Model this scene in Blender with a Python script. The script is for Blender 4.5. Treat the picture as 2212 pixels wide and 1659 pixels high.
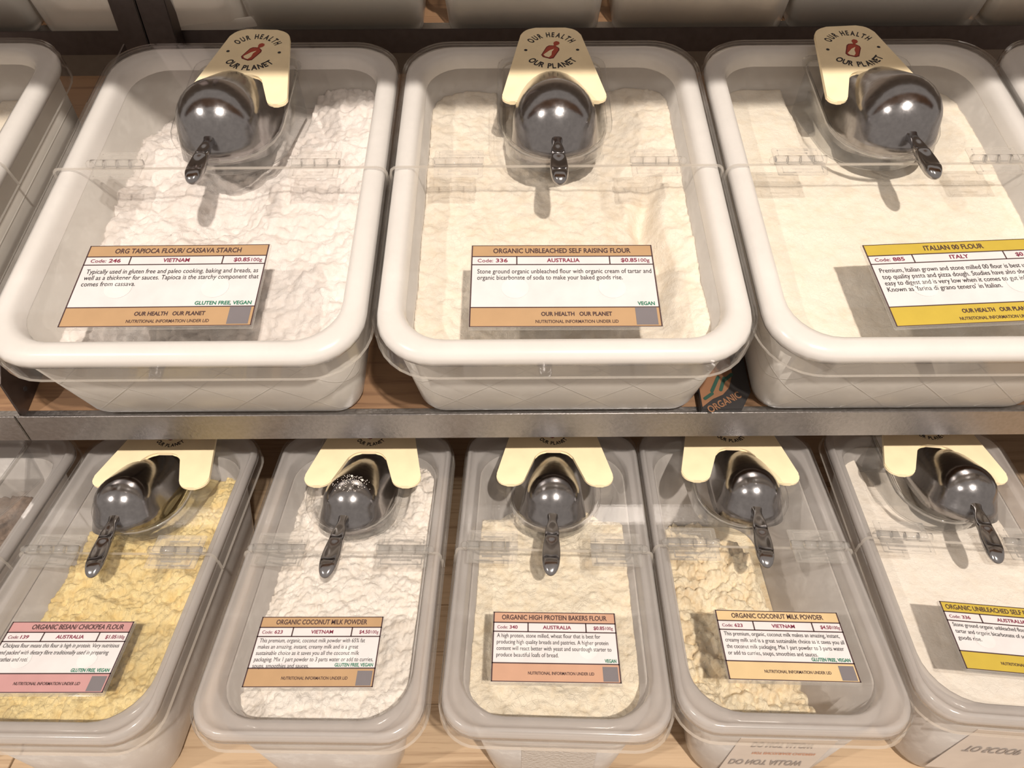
import bpy, bmesh, math, random
from mathutils import Matrix, Vector, noise
random.seed(7)
for o in list(bpy.data.objects): bpy.data.objects.remove(o)
S = bpy.context.scene
COL = S.collection
H = 1.45                                     # camera height above the floor
TILT = math.radians(17.2)                    # upper tiers lean towards the shopper
# ------------------------------------------------------------------ camera
F = 1480.0; PITCH = math.radians(41.5); ROLL = math.radians(0.35)
cam_d = bpy.data.cameras.new('camera'); cam = bpy.data.objects.new('camera', cam_d); COL.objects.link(cam)
cam_d.sensor_fit = 'HORIZONTAL'; cam_d.sensor_width = 36.0; cam_d.lens = F / 2212 * 36.0
cam_d.clip_start = 0.01
_s, _c = math.sin(PITCH), math.cos(PITCH)
_U = Vector((0, _s, _c)); _X = Vector((1, 0, 0))
_r = _X * math.cos(ROLL) - _U * math.sin(ROLL); _u = _X * math.sin(ROLL) + _U * math.cos(ROLL); _b = _r.cross(_u)
cam.matrix_world = Matrix(((_r.x, _u.x, _b.x, 0), (_r.y, _u.y, _b.y, 0), (_r.z, _u.z, _b.z, H), (0, 0, 0, 1)))
S.camera = cam
# ------------------------------------------------------------------ world, lamps, exposure
w = bpy.data.worlds.new('world'); S.world = w; w.use_nodes = True
w.node_tree.nodes['Background'].inputs[0].default_value = (1.0, 0.89, 0.80, 1)
w.node_tree.nodes['Background'].inputs[1].default_value = 0.47
def spot(name, loc, target, energy, col, size=1.2, rad=0.03):
    l = bpy.data.lights.new(name, 'SPOT'); l.energy = energy; l.color = col; l.spot_size = size; l.spot_blend = 0.4
    l.shadow_soft_size = rad
    o = bpy.data.objects.new(name, l); COL.objects.link(o); o.location = loc
    d = Vector(target) - Vector(loc); o.rotation_euler = d.to_track_quat('-Z', 'Y').to_euler()
    return o
spot('track_spot_key', (0.42, -0.75, 2.95), (0.05, 0.5, 1.05), 232, (1.0, 0.92, 0.83))
spot('track_spot_side', (-1.5, -0.60, 2.75), (0.0, 0.5, 1.05), 88, (1.0, 0.92, 0.84))
S.view_settings.view_transform = 'Standard'; S.view_settings.look = 'None'
S.view_settings.exposure = 0.0; S.view_settings.gamma = 1.0; S.view_settings.use_curve_mapping = False

# ================================================================== materials
MATS = {}
def newmat(name):
    m = bpy.data.materials.new(name); m.use_nodes = True; MATS[name] = m
    nt = m.node_tree; bs = nt.nodes['Principled BSDF']
    return m, nt, bs
def N(nt, t, **kw):
    n = nt.nodes.new(t)
    for k, v in kw.items():
        if k.startswith('i_'): n.inputs[k[2:].replace('_', ' ')].default_value = v
        else: setattr(n, k, v)
    return n
def L(nt, a, b): nt.links.new(a, b)
def coords(nt, scale=(1, 1, 1)):
    tc = N(nt, 'ShaderNodeTexCoord'); mp = N(nt, 'ShaderNodeMapping'); mp.inputs['Scale'].default_value = scale
    L(nt, tc.outputs['Object'], mp.inputs['Vector']); return mp.outputs['Vector']
def ramp(nt, fac, stops):
    r = N(nt, 'ShaderNodeValToRGB'); cr = r.color_ramp
    while len(cr.elements) < len(stops): cr.elements.new(0.5)
    for e, (p, c) in zip(cr.elements, stops): e.position = p; e.color = c if len(c) == 4 else (*c, 1)
    L(nt, fac, r.inputs['Fac']); return r.outputs['Color']
def bump(nt, bs, h, strength, dist):
    b = N(nt, 'ShaderNodeBump'); b.inputs['Strength'].default_value = strength; b.inputs['Distance'].default_value = dist
    L(nt, h, b.inputs['Height']); L(nt, b.outputs['Normal'], bs.inputs['Normal'])
def plain(name, col, rough=0.5, metal=0.0, spec=0.5):
    m, nt, bs = newmat(name); bs.inputs['Base Color'].default_value = (*col, 1); bs.inputs['Roughness'].default_value = rough
    bs.inputs['Metallic'].default_value = metal; bs.inputs['Specular IOR Level'].default_value = spec
    v = coords(nt); n = N(nt, 'ShaderNodeTexNoise'); n.inputs['Scale'].default_value = 60; n.inputs['Detail'].default_value = 3
    L(nt, v, n.inputs['Vector'])
    c = ramp(nt, n.outputs['Fac'], [(0.3, tuple(x * 0.95 for x in col)), (0.7, tuple(min(1, x * 1.03) for x in col))])
    L(nt, c, bs.inputs['Base Color']); return m
def schlick(nt, f0=0.04):
    lw = N(nt, 'ShaderNodeLayerWeight'); lw.inputs['Blend'].default_value = 0.5
    p = N(nt, 'ShaderNodeMath', operation='POWER'); p.inputs[1].default_value = 5.0; L(nt, lw.outputs['Facing'], p.inputs[0])
    q = N(nt, 'ShaderNodeMath', operation='MULTIPLY_ADD'); q.inputs[1].default_value = 1 - f0; q.inputs[2].default_value = f0
    L(nt, p.outputs[0], q.inputs[0]); return q.outputs[0]
def clear(name, tint=(0.975, 0.97, 0.965), rough=0.03, haze=0.02, f0=0.04, dust=0.0):
    """thin clear acrylic: transparent sheet with a Fresnel reflection and a little surface haze / dust"""
    m, nt, bs = newmat(name); nt.nodes.remove(bs); out = nt.nodes['Material Output']
    tr = N(nt, 'ShaderNodeBsdfTransparent'); tr.inputs[0].default_value = (*tint, 1)
    gl = N(nt, 'ShaderNodeBsdfGlossy'); gl.inputs['Roughness'].default_value = rough
    df = N(nt, 'ShaderNodeBsdfDiffuse'); df.inputs[0].default_value = (0.9, 0.87, 0.82, 1)
    a = N(nt, 'ShaderNodeMixShader'); L(nt, tr.outputs[0], a.inputs[1]); L(nt, df.outputs[0], a.inputs[2])
    v = coords(nt); n = N(nt, 'ShaderNodeTexNoise'); n.inputs['Scale'].default_value = 30; n.inputs['Detail'].default_value = 8; n.inputs['Roughness'].default_value = 0.75
    L(nt, v, n.inputs['Vector'])
    mr = N(nt, 'ShaderNodeMapRange'); mr.inputs[1].default_value = 0.45; mr.inputs[2].default_value = 0.8; mr.inputs[3].default_value = haze; mr.inputs[4].default_value = haze + dust
    L(nt, n.outputs['Fac'], mr.inputs[0]); L(nt, mr.outputs[0], a.inputs[0])
    b = N(nt, 'ShaderNodeMixShader'); L(nt, schlick(nt, f0), b.inputs[0]); L(nt, a.outputs[0], b.inputs[1]); L(nt, gl.outputs[0], b.inputs[2])
    L(nt, b.outputs[0], out.inputs['Surface']); return m
def plastic(name, col, translucent=0.35, see=0.0, rough=0.25, dusty=0.0, grid=False, f0=0.045, grain=0.0):
    """cloudy polypropylene: diffuse + translucent, optionally partly see-through, with a soft gloss"""
    m, nt, bs = newmat(name); nt.nodes.remove(bs); out = nt.nodes['Material Output']
    df = N(nt, 'ShaderNodeBsdfDiffuse'); tl = N(nt, 'ShaderNodeBsdfTranslucent'); gl = N(nt, 'ShaderNodeBsdfGlossy')
    gl.inputs['Roughness'].default_value = rough
    v = coords(nt); n = N(nt, 'ShaderNodeTexNoise'); n.inputs['Scale'].default_value = 14; n.inputs['Detail'].default_value = 6
    L(nt, v, n.inputs['Vector'])
    c = ramp(nt, n.outputs['Fac'], [(0.3, tuple(x * 0.94 for x in col)), (0.7, col)])
    for s in (df, tl): L(nt, c, s.inputs['Color'])
    a = N(nt, 'ShaderNodeMixShader'); a.inputs[0].default_value = translucent; L(nt, df.outputs[0], a.inputs[1]); L(nt, tl.outputs[0], a.inputs[2])
    cur = a
    if see > 0:
        tr = N(nt, 'ShaderNodeBsdfTransparent'); tr.inputs[0].default_value = (0.95, 0.94, 0.93, 1)
        k = N(nt, 'ShaderNodeMixShader'); k.inputs[0].default_value = see; L(nt, cur.outputs[0], k.inputs[1]); L(nt, tr.outputs[0], k.inputs[2]); cur = k
    b = N(nt, 'ShaderNodeMixShader'); L(nt, schlick(nt, f0), b.inputs[0]); L(nt, cur.outputs[0], b.inputs[1]); L(nt, gl.outputs[0], b.inputs[2])
    bm_in = None
    if grid:      # moulded diamond lines
        tc = N(nt, 'ShaderNodeTexCoord'); sp = N(nt, 'ShaderNodeSeparateXYZ'); L(nt, tc.outputs['Object'], sp.inputs[0])
        s_ = None
        for sg in (1.0, -1.0):
            ad = N(nt, 'ShaderNodeMath', operation='MULTIPLY_ADD'); ad.inputs[1].default_value = 0.95 * sg
            L(nt, sp.outputs['X'], ad.inputs[0]); L(nt, sp.outputs['Z'], ad.inputs[2])
            fr = N(nt, 'ShaderNodeMath', operation='MULTIPLY'); fr.inputs[1].default_value = 17.0; L(nt, ad.outputs[0], fr.inputs[0])
            pp = N(nt, 'ShaderNodeMath', operation='PINGPONG'); pp.inputs[1].default_value = 0.5; L(nt, fr.outputs[0], pp.inputs[0])
            lt = N(nt, 'ShaderNodeMapRange'); lt.inputs[1].default_value = 0.0; lt.inputs[2].default_value = 0.022; lt.inputs[3].default_value = 1; lt.inputs[4].default_value = 0
            L(nt, pp.outputs[0], lt.inputs[0])
            if s_ is None: s_ = lt.outputs[0]
            else:
                mx = N(nt, 'ShaderNodeMath', operation='MAXIMUM'); L(nt, s_, mx.inputs[0]); L(nt, lt.outputs[0], mx.inputs[1]); s_ = mx.outputs[0]
        bm_in = (s_, 0.45, 0.002)
    elif grain > 0:
        g = N(nt, 'ShaderNodeTexNoise'); g.inputs['Scale'].default_value = 350; L(nt, v, g.inputs['Vector']); bm_in = (g.outputs['Fac'], grain, 0.002)
    if bm_in:
        bn = N(nt, 'ShaderNodeBump'); bn.inputs['Strength'].default_value = bm_in[1]; bn.inputs['Distance'].default_value = bm_in[2]
        L(nt, bm_in[0], bn.inputs['Height'])
        for s in (df, gl): L(nt, bn.outputs[0], s.inputs['Normal'])
    fin = b
    if dusty > 0:
        d2 = N(nt, 'ShaderNodeBsdfDiffuse'); d2.inputs[0].default_value = (0.93, 0.9, 0.85, 1)
        dn = N(nt, 'ShaderNodeTexNoise'); dn.inputs['Scale'].default_value = 45; dn.inputs['Detail'].default_value = 9; dn.inputs['Roughness'].default_value = 0.8
        L(nt, v, dn.inputs['Vector'])
        mr = N(nt, 'ShaderNodeMapRange'); mr.inputs[1].default_value = 0.5; mr.inputs[2].default_value = 0.72; mr.inputs[3].default_value = 0; mr.inputs[4].default_value = dusty
        L(nt, dn.outputs['Fac'], mr.inputs[0])
        e = N(nt, 'ShaderNodeMixShader'); L(nt, mr.outputs[0], e.inputs[0]); L(nt, b.outputs[0], e.inputs[1]); L(nt, d2.outputs[0], e.inputs[2]); fin = e
    L(nt, fin.outputs[0], out.inputs['Surface']); return m
def powder(name, a, b, fine=0.5):
    m, nt, bs = newmat(name); bs.inputs['Roughness'].default_value = 0.95; bs.inputs['Specular IOR Level'].default_value = 0.1
    v = coords(nt); n = N(nt, 'ShaderNodeTexNoise'); n.inputs['Scale'].default_value = 55; n.inputs['Detail'].default_value = 9; n.inputs['Roughness'].default_value = 0.7
    L(nt, v, n.inputs['Vector'])
    L(nt, ramp(nt, n.outputs['Fac'], [(0.32, b), (0.55, a)]), bs.inputs['Base Color'])
    n2 = N(nt, 'ShaderNodeTexNoise'); n2.inputs['Scale'].default_value = 220; n2.inputs['Detail'].default_value = 6; n2.inputs['Roughness'].default_value = 0.65; L(nt, v, n2.inputs['Vector'])
    vo = N(nt, 'ShaderNodeTexVoronoi', feature='DISTANCE_TO_EDGE'); vo.inputs['Scale'].default_value = 170; L(nt, v, vo.inputs['Vector'])
    cr = N(nt, 'ShaderNodeMapRange'); cr.inputs[1].default_value = 0.0; cr.inputs[2].default_value = 0.05; cr.inputs[3].default_value = -0.30; cr.inputs[4].default_value = 0.0; L(nt, vo.outputs['Distance'], cr.inputs[0])
    ad = N(nt, 'ShaderNodeMath', operation='ADD'); mk = N(nt, 'ShaderNodeMapRange'); mk.inputs[1].default_value = 0.48; mk.inputs[2].default_value = 0.62; L(nt, n.outputs['Fac'], mk.inputs[0])
    mc = N(nt, 'ShaderNodeMath', operation='MULTIPLY'); L(nt, cr.outputs[0], mc.inputs[0]); L(nt, mk.outputs[0], mc.inputs[1])
    L(nt, n2.outputs['Fac'], ad.inputs[0]); L(nt, mc.outputs[0], ad.inputs[1])
    bump(nt, bs, ad.outputs[0], fine, 0.004); return m
def wood(name, a, b, scale=1.0):
    m, nt, bs = newmat(name); bs.inputs['Roughness'].default_value = 0.5
    tc = N(nt, 'ShaderNodeTexCoord'); oi = N(nt, 'ShaderNodeObjectInfo')
    ad = N(nt, 'ShaderNodeVectorMath', operation='ADD'); L(nt, tc.outputs['Object'], ad.inputs[0])
    cb = N(nt, 'ShaderNodeCombineXYZ'); ml = N(nt, 'ShaderNodeMath', operation='MULTIPLY'); ml.inputs[1].default_value = 7.0
    L(nt, oi.outputs['Random'], ml.inputs[0]); L(nt, ml.outputs[0], cb.inputs[0]); L(nt, ml.outputs[0], cb.inputs[1]); L(nt, cb.outputs[0], ad.inputs[1])
    mp = N(nt, 'ShaderNodeMapping'); mp.inputs['Scale'].default_value = (6 * scale, 130 * scale, 130 * scale); L(nt, ad.outputs[0], mp.inputs['Vector'])
    n = N(nt, 'ShaderNodeTexNoise'); n.inputs['Scale'].default_value = 1.0; n.inputs['Detail'].default_value = 6; n.inputs['Roughness'].default_value = 0.65; n.inputs['Distortion'].default_value = 0.6
    L(nt, mp.outputs[0], n.inputs['Vector'])
    c = ramp(nt, n.outputs['Fac'], [(0.30, b), (0.48, a), (0.75, tuple(min(1, x * 1.1) for x in a))])
    hv = N(nt, 'ShaderNodeHueSaturation'); L(nt, c, hv.inputs['Color'])
    mr = N(nt, 'ShaderNodeMapRange'); mr.inputs[3].default_value = 0.75; mr.inputs[4].default_value = 1.1; L(nt, oi.outputs['Random'], mr.inputs[0]); L(nt, mr.outputs[0], hv.inputs['Value'])
    L(nt, hv.outputs[0], bs.inputs['Base Color']); bump(nt, bs, n.outputs['Fac'], 0.15, 0.001); return m
def metal(name, col, rough, nscale, bstr, bdist=0.001, speck=0.0):
    m, nt, bs = newmat(name); bs.inputs['Metallic'].default_value = 1.0
    v = coords(nt); n = N(nt, 'ShaderNodeTexNoise'); n.inputs['Scale'].default_value = nscale; n.inputs['Detail'].default_value = 5; L(nt, v, n.inputs['Vector'])
    L(nt, ramp(nt, n.outputs['Fac'], [(0.3, tuple(x * 0.85 for x in col)), (0.7, col)]), bs.inputs['Base Color'])
    mr = N(nt, 'ShaderNodeMapRange'); mr.inputs[3].default_value = rough * 0.75; mr.inputs[4].default_value = rough * 1.3; L(nt, n.outputs['Fac'], mr.inputs[0]); L(nt, mr.outputs[0], bs.inputs['Roughness'])
    bump(nt, bs, n.outputs['Fac'], bstr, bdist); return m

M_CLEAR = clear('clear_acrylic', haze=0.015, dust=0.05)
M_CLEAR2 = clear('clear_acrylic_hinge', tint=(0.98, 0.97, 0.96), haze=0.09)
M_CLEARP = clear('clear_acrylic_pocket', tint=(0.985, 0.98, 0.975), haze=0.012)
M_EDGE = plastic('acrylic_cut_edge', (0.9, 0.85, 0.78), translucent=0.5, see=0.45, rough=0.1)
M_WHITE = plastic('white_polypropylene', (0.97, 0.94, 0.91), translucent=0.2, rough=0.2, dusty=0.12)
M_WHITEB = plastic('white_polypropylene_body', (0.90, 0.85, 0.78), translucent=0.4, rough=0.35, dusty=0.2, grid=True)
M_WHITEIN = plastic('white_polypropylene_inside', (0.90, 0.85, 0.79), translucent=0.4, rough=0.35, dusty=0.3)
M_FROST = plastic('frosted_polypropylene', (0.88, 0.84, 0.82), translucent=0.4, see=0.5, rough=0.18)
M_FROSTB = plastic('frosted_polypropylene_body', (0.82, 0.77, 0.73), translucent=0.45, see=0.14, rough=0.3, dusty=0.3)
M_BACKBIN = plastic('cloudy_backshelf_bin', (0.86, 0.80, 0.72), translucent=0.55, see=0.6, rough=0.3)
M_GRAINY = plastic('frosted_sticker', (0.8, 0.78, 0.76), translucent=0.3, see=0.1, rough=0.25, grain=0.8)
M_SIGN = plain('cream_sign_plastic', (0.96, 0.79, 0.51), 0.35)
M_INK = plain('black_ink', (0.02, 0.017, 0.02), 0.6)
M_BROWNINK = plain('brown_ink', (0.06, 0.03, 0.03), 0.6)
M_MAROON = plain('maroon_ink', (0.20, 0.02, 0.05), 0.6)
M_GREEN = plain('green_ink', (0.02, 0.17, 0.10), 0.6)
M_RED = plain('red_print', (0.42, 0.06, 0.03), 0.5)
M_REDDARK = plain('dark_red_print', (0.16, 0.012, 0.010), 0.5)
M_PAPER = plain('white_card', (0.66, 0.62, 0.61), 0.55)
M_PAPER2 = plain('white_dot', (0.70, 0.66, 0.645), 0.5)
M_GREY = plain('grey_patch', (0.17, 0.15, 0.155), 0.6)
M_TAN = plain('tan_band', (0.44, 0.275, 0.145), 0.5)
M_GOLD = plain('gold_band', (0.5, 0.36, 0.05), 0.5)
M_PINK = plain('pink_band', (0.5, 0.265, 0.255), 0.5)
M_PEACH = plain('peach_band', (0.52, 0.3, 0.2), 0.5)
M_SAND = plain('sand_band', (0.62, 0.45, 0.24), 0.5)
M_SCOOP = metal('cast_aluminium', (0.36, 0.345, 0.345), 0.17, 240, 0.12, 0.0006)
M_HANDLE = metal('polished_aluminium', (0.40, 0.385, 0.385), 0.14, 90, 0.05, 0.0006)
M_RAIL = metal('galvanised_steel', (0.46, 0.44, 0.43), 0.32, 320, 0.35, 0.0008)
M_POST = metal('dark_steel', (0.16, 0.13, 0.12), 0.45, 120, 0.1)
M_WOOD = wood('oak_veneer', (0.54, 0.385, 0.245), (0.33, 0.21, 0.12))
M_WOODSHADE = wood('shaded_oak_veneer', (0.30, 0.17, 0.09), (0.17, 0.085, 0.045))  # darker copy of the oak veneer, the boards' shade put into its colour
M_DARK = plain('dark_card', (0.02, 0.017, 0.017), 0.5)
M_KRAFT = plain('kraft_print', (0.22, 0.10, 0.045), 0.6)
M_GREENP = plain('dark_green_print', (0.012, 0.055, 0.035), 0.6)
M_REFLTXT = plain('grey_reflected_text', (0.33, 0.30, 0.29), 0.6)
M_ORANGETXT = plain('orange_reflected_text', (0.60, 0.30, 0.20), 0.6)
M_WALL = plain('warm_wall', (0.30, 0.24, 0.19), 0.8)
M_FLOOR = plain('shop_floor', (0.28, 0.22, 0.17), 0.5)

# ================================================================== helpers
def link(name, me, mat=None, parent=None, smooth=False):
    o = bpy.data.objects.new(name, me); COL.objects.link(o)
    if mat is not None:
        for m in (mat if isinstance(mat, (list, tuple)) else [mat]): me.materials.append(m)
    if parent is not None: o.parent = parent
    if smooth:
        for p in me.polygons: p.use_smooth = True
    return o
def from_bm(name, bm, mat, parent=None, smooth=False):
    bmesh.ops.recalc_face_normals(bm, faces=bm.faces[:])
    me = bpy.data.meshes.new(name); bm.to_mesh(me); bm.free(); return link(name, me, mat, parent, smooth)
def empty(name, mat4, label=None, cat=None, group=None):
    o = bpy.data.objects.new(name, None); COL.objects.link(o); o.empty_display_size = 0.02
    o.matrix_world = mat4
    if label: tag(o, label, cat, group)
    return o
def tag(o, label, cat, group=None, kind=None):
    o['label'] = label; o['category'] = cat
    if group: o['group'] = group
    if kind: o['kind'] = kind
    return o
def structure(o, label, cat): o['kind'] = 'structure'; return tag(o, label, cat)
def rrect(hx, hy, r, n=7):
    pts = []
    for cx, cy, a0 in ((hx - r, hy - r, 0), (-hx + r, hy - r, 90), (-hx + r, -hy + r, 180), (hx - r, -hy + r, 270)):
        for i in range(n + 1):
            a = math.radians(a0 + 90 * i / n); pts.append((cx + r * math.cos(a), cy + r * math.sin(a)))
    return pts
def loft(bm, loops, cap0=False, cap1=False, closed=True):
    rows = [[bm.verts.new(p) for p in lp] for lp in loops]
    n = len(rows[0]); m = n if closed else n - 1
    for a, b in zip(rows, rows[1:]):
        for i in range(m):
            j = (i + 1) % n; bm.faces.new((a[i], a[j], b[j], b[i]))
    if cap0: bm.faces.new(rows[0])
    if cap1: bm.faces.new(rows[-1])
    return rows
def box(bm, x0, x1, y0, y1, z0, z1):
    v = [bm.verts.new(p) for p in ((x0, y0, z0), (x1, y0, z0), (x1, y1, z0), (x0, y1, z0), (x0, y0, z1), (x1, y0, z1), (x1, y1, z1), (x0, y1, z1))]
    for f in ((0, 3, 2, 1), (4, 5, 6, 7), (0, 1, 5, 4), (1, 2, 6, 5), (2, 3, 7, 6), (3, 0, 4, 7)): bm.faces.new([v[i] for i in f])
def box_obj(name, b, mat, parent=None, bevel=0.0):
    bm = bmesh.new(); box(bm, *b)
    if bevel > 0: bmesh.ops.bevel(bm, geom=bm.edges[:], offset=bevel, segments=2, affect='EDGES')
    return from_bm(name, bm, mat, parent)
def prism(bm, pts, z0, z1):
    loft(bm, [[(x, y, z0) for x, y in pts], [(x, y, z1) for x, y in pts]], True, True)
def prism_obj(name, pts, z0, z1, mat, parent, bevel=0.0):
    bm = bmesh.new(); prism(bm, pts, z0, z1)
    if bevel > 0:
        bmesh.ops.bevel(bm, geom=[e for e in bm.edges if abs(e.verts[0].co.z - e.verts[1].co.z) < 1e-6], offset=bevel, segments=2, affect='EDGES')
    return from_bm(name, bm, mat, parent)
def flat_obj(name, polys, z, mat, parent):
    bm = bmesh.new()
    for p in polys: bm.faces.new([bm.verts.new((x, y, z)) for x, y in p])
    return from_bm(name, bm, mat, parent)
def rect(x0, x1, y0, y1): return [(x0, y0), (x1, y0), (x1, y1), (x0, y1)]
def circle(cx, cy, r, n=24, sx=1.0): return [(cx + r * sx * math.cos(2 * math.pi * i / n), cy + r * math.sin(2 * math.pi * i / n)) for i in range(n)]
def solid(o, t, off=-1, rim=0):
    m = o.modifiers.new('thickness', 'SOLIDIFY'); m.thickness = t; m.offset = off; m.use_even_offset = False
    if rim: m.material_offset_rim = rim
    return o
# ---- lettering
def glyphs(txt, bold=0.0):
    c = bpy.data.curves.new('t', 'FONT'); c.body = txt; c.size = 1.0; c.resolution_u = 3; c.offset = bold; c.fill_mode = 'FRONT'
    o = bpy.data.objects.new('t', c); me = bpy.data.meshes.new_from_object(o)
    vs = [v.co.copy() for v in me.vertices]; fs = [tuple(p.vertices) for p in me.polygons]
    bpy.data.objects.remove(o); bpy.data.curves.remove(c); bpy.data.meshes.remove(me)
    return vs, fs
def text_obj(name, txt, mat, parent, x, y, z, width=None, size=None, align='C', bold=0.012, flipy=False, squeeze=0.86):
    vs, fs = glyphs(txt, bold)
    x0 = min(v.x for v in vs); x1 = max(v.x for v in vs)
    sx = (width / (x1 - x0)) if width else size * squeeze
    sy = size if size else sx / squeeze
    dx = {'C': -(x0 + x1) / 2, 'L': -x0, 'R': -x1}[align]
    me = bpy.data.meshes.new(name)
    me.from_pydata([(x + (v.x + dx) * sx, y + (-(v.y) if flipy else v.y) * sy, z) for v in vs], [], fs); me.update()
    return link(name, me, mat, parent)

# ================================================================== frames
def Tm(x, y, z): return Matrix.Translation((x, y, z))
M2 = Tm(0, 0, H) @ Matrix.Rotation(TILT, 4, 'X') @ Tm(0, 0, -0.433)     # z=0: lid plane of the middle tier
ZL = H - 0.5215                                                          # lid plane of the lower tier
def M1(x, y, yaw): return Tm(x, y, ZL) @ Matrix.Rotation(math.radians(yaw), 4, 'Z')

# ================================================================== bins
BASE_U = 0.130; BASE_L = 0.150
def Z(loop, z): return [(x, y, z) for x, y in loop]
def bin_upper(mat4, label):
    root = empty('storage_bin', mat4 @ Tm(0, 0, -BASE_U), label, 'bin', 'white storage bins on the tilted shelf'); b = BASE_U
    bm = bmesh.new()
    prof = [(.118, .170, .016, -.130), (.1265, .1785, .022, -.1275), (.1295, .1815, .025, -.120), (.1405, .1925, .032, -.019),
            (.1296, .1796, .036, -.0187), (.1225, .1725, .028, -.117), (.116, .166, .024, -.1235)]
    loft(bm, [Z(rrect(hx, hy, r), z + b) for hx, hy, r, z in prof], True, True)
    bo = from_bm('body', bm, [M_WHITEIN, M_WHITEB], root, True); np_ = len(rrect(1, 1, .1))
    for i, f in enumerate(bo.data.polygons): f.material_index = 1 if i < 3 * np_ else 0
    bm = bmesh.new()
    prof = [(.1296, .1796, .036, -.0190), (.1400, .1900, .033, -.0195), (.147, .197, .046, -.0200), (.1508, .2008, .047, -.0175), (.1518, .2018, .047, -.012),
            (.1498, .1998, .046, -.0068), (.1445, .1945, .044, -.0042), (.138, .188, .041, -.0035), (.1335, .1835, .039, -.0055), (.1312, .1812, .038, -.0105), (.1298, .1798, .037, -.0180)]
    lp = [Z(rrect(hx, hy, r), z + b) for hx, hy, r, z in prof]; loft(bm, lp + [lp[0]])
    bmesh.ops.remove_doubles(bm, verts=bm.verts[:], dist=1e-6)
    from_bm('rolled_rim', bm, M_WHITE, root, True); return root
def bin_lower(mat4, label):
    root = empty('food_pan', mat4 @ Tm(0, 0, -BASE_L), label, 'food pan', 'frosted food pans on the wooden shelf'); b = BASE_L
    bm = bmesh.new()
    prof = [(.047, .131, .022, -.150), (.054, .138, .027, -.1475), (.0575, .1415, .03, -.140), (.0745, .1510, .036, -.022),
            (.0725, .1370, .035, -.022), (.0555, .128, .028, -.139), (.051, .124, .025, -.1455)]
    loft(bm, [Z(rrect(hx, hy, r), z + b) for hx, hy, r, z in prof], True, True)
    from_bm('body', bm, M_FROSTB, root, True)
    bm = bmesh.new()
    prof = [(.0745, .1390, .036, -.022), (.0762, .1515, .036, -.0215), (.0770, .1515, .036, -.0135), (.084, .1525, .030, -.0135), (.0868, .1552, .030, -.0150), (.0885, .157, .030, -.0155), (.0885, .157, .030, -.009),
            (.0874, .1558, .0295, -.0050), (.0852, .1535, .029, -.0035), (.0838, .1515, .029, -.0045), (.0828, .150, .029, -.0080), (.0806, .147, .033, -.0092), (.0782, .1430, .038, -.0082), (.0768, .1412, .038, -.0100), (.0748, .1392, .037, -.0215)]
    lp = [Z(rrect(hx, hy, r), z + b) for hx, hy, r, z in prof]; loft(bm, lp + [lp[0]])
    bmesh.ops.remove_doubles(bm, verts=bm.verts[:], dist=1e-6)
    from_bm('flange', bm, M_FROST, root, True); return root

def half_outline(hx, hy, r, ycut, back, n=8):
    """open outline round three sides of a lid half, from one end of the cut line to the other"""
    s = 1 if back else -1; pts = [(hx, ycut)]
    for i in range(n + 1):
        a = math.radians(90 * i / n); pts.append((hx - r + r * math.cos(a), s * (hy - r + r * math.sin(a))))
    for i in range(n + 1):
        a = math.radians(90 + 90 * i / n); pts.append((-hx + r + r * math.cos(a), s * (hy - r + r * math.sin(a))))
    pts.append((-hx, ycut)); return pts
def pocket_outline(r, yc, ytop, n=14, ins=0.0):
    rr = r - ins; c = 0.014
    pts = [(rr * math.sin(math.radians(-90 + 180 * i / n)), yc - rr * math.cos(math.radians(-90 + 180 * i / n))) for i in range(n + 1)]
    yt = ytop - ins
    for i in range(5):
        a = math.radians(90 * i / 4); pts.append((rr - c + c * math.cos(a), yt - c + c * math.sin(a)))
    for i in range(5):
        a = math.radians(90 + 90 * i / 4); pts.append((-rr + c + c * math.cos(a), yt - c + c * math.sin(a)))
    return pts
def lid_half(name, root, hx, hy, r, ycut, back, skirt, prof, hole=None):
    bm = bmesh.new(); rows = []
    for off, z in prof:
        rows.append([bm.verts.new((x, y, z)) for x, y in half_outline(hx - off, hy - off, max(r - off, .005), ycut, back)])
    for a, b in zip(rows, rows[1:]):
        for i in range(len(a) - 1): bm.faces.new((a[i], a[i + 1], b[i + 1], b[i]))
    top = rows[-1]; edges = []
    for i in range(len(top)):
        e = bm.edges.get((top[i], top[(i + 1) % len(top)])) or bm.edges.new((top[i], top[(i + 1) % len(top)])); edges.append(e)
    if hole:
        hv = [bm.verts.new((x, y, prof[-1][1])) for x, y in hole]
        for i in range(len(hv)): edges.append(bm.edges.new((hv[i], hv[(i + 1) % len(hv)])))
        bmesh.ops.triangle_fill(bm, use_beauty=True, use_dissolve=False, edges=edges)
    else: bm.faces.new(top)
    bmesh.ops.recalc_face_normals(bm, faces=bm.faces[:])
    up = sum(f.normal.z * f.calc_area() for f in bm.faces)
    if up < 0: bmesh.ops.reverse_faces(bm, faces=bm.faces[:])
    me = bpy.data.meshes.new(name); bm.to_mesh(me); bm.free()
    o = link(name, me, [M_CLEAR, M_EDGE], root); solid(o, 0.0022, -1, 1); return o
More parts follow.
